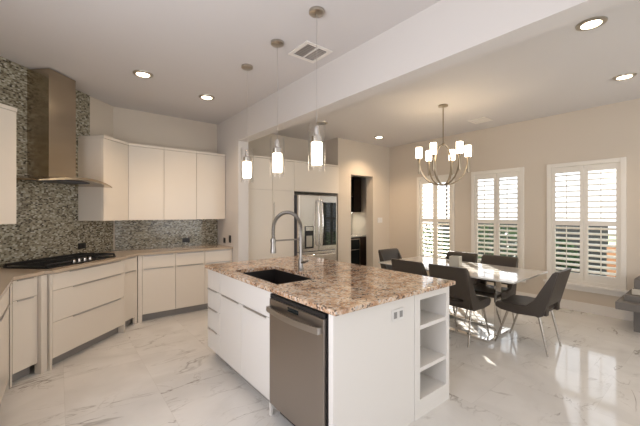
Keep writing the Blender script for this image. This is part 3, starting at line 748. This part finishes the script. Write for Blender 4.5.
# ------------------------------------------------------------------ ceiling vents
def vent(label, x, y, s, dark, rz=0):
    v = thing('ceiling_vent', label, 'vent', (x, y, CZ), rz)
    m = MB(); h_ = s / 2; b_ = .035
    m.box(-h_, h_, -h_, -h_ + b_, -.012, -.001, .002).box(-h_, h_, h_ - b_, h_, -.012, -.001, .002).box(-h_, -h_ + b_, -h_ + b_, h_ - b_, -.012, -.001, .002).box(h_ - b_, h_, -h_ + b_, h_ - b_, -.012, -.001, .002)
    m.box(-.008, .008, -h_ + b_, h_ - b_, -.011, -.002)
    m.build('frame', 'trim', v)
    MB().box(-h_ + b_, h_ - b_, -h_ + b_, h_ - b_, -.003, -.001).build('backing', 'grate' if dark else 'trim', v)
    g = MB()
    for k in range(1, 9):
        y_ = -h_ + b_ + (s - 2 * b_) * k / 9; g.poly([(-h_ + b_, y_ - .006, -.004), (h_ - b_, y_ - .006, -.004), (h_ - b_, y_ + .006, -.010), (-h_ + b_, y_ + .006, -.010)], [(0, 1, 2, 3)])
    g.build('grille', 'pull' if dark else 'trim', v)
vent('square ceiling vent with dark slots behind the nearest pendant cord', 1.845, 2.44, .30, True)
vent('pale ceiling vent over the dining area near the window wall', 5.35, 2.50, .28, False)

# ------------------------------------------------------------------ grey ledge at the right edge
g = thing('stone_bench', 'grey slab bench with stacked blocks at the right picture edge', 'bench', (5.28, .10, 0), 0)
MB().box(.0, .60, .0, .74, .275, .365, .006).build('slab', 'ledge', g)
MB().box(.17, .57, .0, .60, 0, .274, .004).build('pedestal', 'ledge', g)
MB().box(.13, .60, .0, .68, .366, .44, .006).build('step_block', 'ledge', g)
MB().box(.19, .60, .0, .62, .441, .515, .012).build('cushion_layer', 'cream', g)
MB().box(.19, .60, .0, .60, .516, .635, .01).build('top_block', 'ledge', g)

# ------------------------------------------------------------------ garden beyond the windows
struct(MB().box(6.16, 30, -12, 22, -.3, -.15).build('ground', 'lawn'))
def shrub(label, x, y, rx, ry, hgt, n, seed):
    rnd = random.Random(seed); s_ = thing('garden_shrub', label, 'shrub', (x, y, -.15), 0, 'shrubs outside the windows')
    m = MB()
    for i in range(n):
        th = rnd.uniform(0, 2*PI); cz = rnd.uniform(-1, 1); rr = rnd.uniform(.65, 1.0); sr = math.sqrt(1 - cz*cz)
        ctr = Vector((rx * rr * sr * math.cos(th), ry * rr * sr * math.sin(th), hgt * .5 + hgt * .5 * rr * cz)); sz = rnd.uniform(.04, .075)
        q = Matrix.Rotation(rnd.uniform(0, 6.28), 3, Vector((rnd.gauss(0, 1), rnd.gauss(0, 1), rnd.gauss(0, 1))).normalized())
        pts = [ctr + q @ Vector(p) for p in ((-sz, 0, 0), (0, -sz * .45, sz * .1), (sz, 0, 0), (0, sz * .45, sz * .1))]
        m.poly(pts, [(0, 1, 2, 3)])
    m.build('foliage', 'leaf', s_)
    k = MB()
    for i in range(5): k.tube([(0, 0, 0), (rx * .3 * math.cos(i * 1.25), ry * .3 * math.sin(i * 1.25), hgt * .6)], [.02, .008], 6)
    k.build('stem', 'dark_wood', s_)
shrub('green shrub outside the middle window', 7.8, 3.25, .6, .85, 1.35, 1500, 1)
shrub('green shrub outside the farthest window', 7.9, 5.2, .6, .8, 1.3, 1500, 2)
shrub('low green shrub outside the nearest window', 9.6, 2.6, .45, .45, 1.0, 900, 3)
tag(MB().box(8.9, 9.1, .75, 1.55, -.15, .78, .01).build('garden_wall', 'brick'), 'low orange brick wall outside the nearest window', 'wall')

rnd = random.Random(9)  # tree added to block the sun at the two nearer windows
tr = thing('sun_blocking_tree', 'added tree whose unseen crown keeps sun off the two nearer windows', 'tree', (10.5, 6.05, -.15))
m = MB()
for i in range(4200):
    th = rnd.uniform(0, 2*PI); cz = rnd.uniform(-1, 1); rr = rnd.uniform(.3, 1.0) ** .6; sr = math.sqrt(1 - cz*cz)
    ctr = Vector((.93 * rr * sr * math.cos(th), .93 * rr * sr * math.sin(th), 4.05 + 1.3 * rr * cz)); sz = rnd.uniform(.08, .13)
    q = Matrix.Rotation(rnd.uniform(0, 6.28), 3, Vector((rnd.gauss(0, 1), rnd.gauss(0, 1), rnd.gauss(0, 1))).normalized())
    m.poly([ctr + q @ Vector(p) for p in ((-sz, 0, 0), (0, -sz * .5, sz * .1), (sz, 0, 0), (0, sz * .5, sz * .1))], [(0, 1, 2, 3)])
m.build('foliage', 'leaf', tr)
k = MB().tube([(0, 0, 0), (.03, .02, 1.5), (0, 0, 3.0), (0, 0, 4.6)], [.04, .035, .03, .02], 8)
for i in range(6): k.tube([(0, 0, 2.9), (.6 * math.cos(i), .6 * math.sin(i), 4.0 + .1 * i)], [.03, .01], 6)
k.build('trunk', 'dark_wood', tr)

g = thing('garden_fence', 'dark board fence behind the shrubs outside the windows', 'fence', (10.2, 1.75, -.15))
m = MB()
for k in range(30):
    m.box(0, .03, k * .15, k * .15 + .145, .05, 1.32)
m.box(.03, .06, 0, 4.495, .25, .33).box(.03, .06, 0, 4.495, 1.05, 1.13)
m.build('board_panel', pmat('dark_fence_stain', (.05, .055, .06), .7), g)
for k in range(4): MB().box(.06, .15, .05 + k * 1.43, .14 + k * 1.43, 0, 1.36).build('post', 'dark_wood', g)
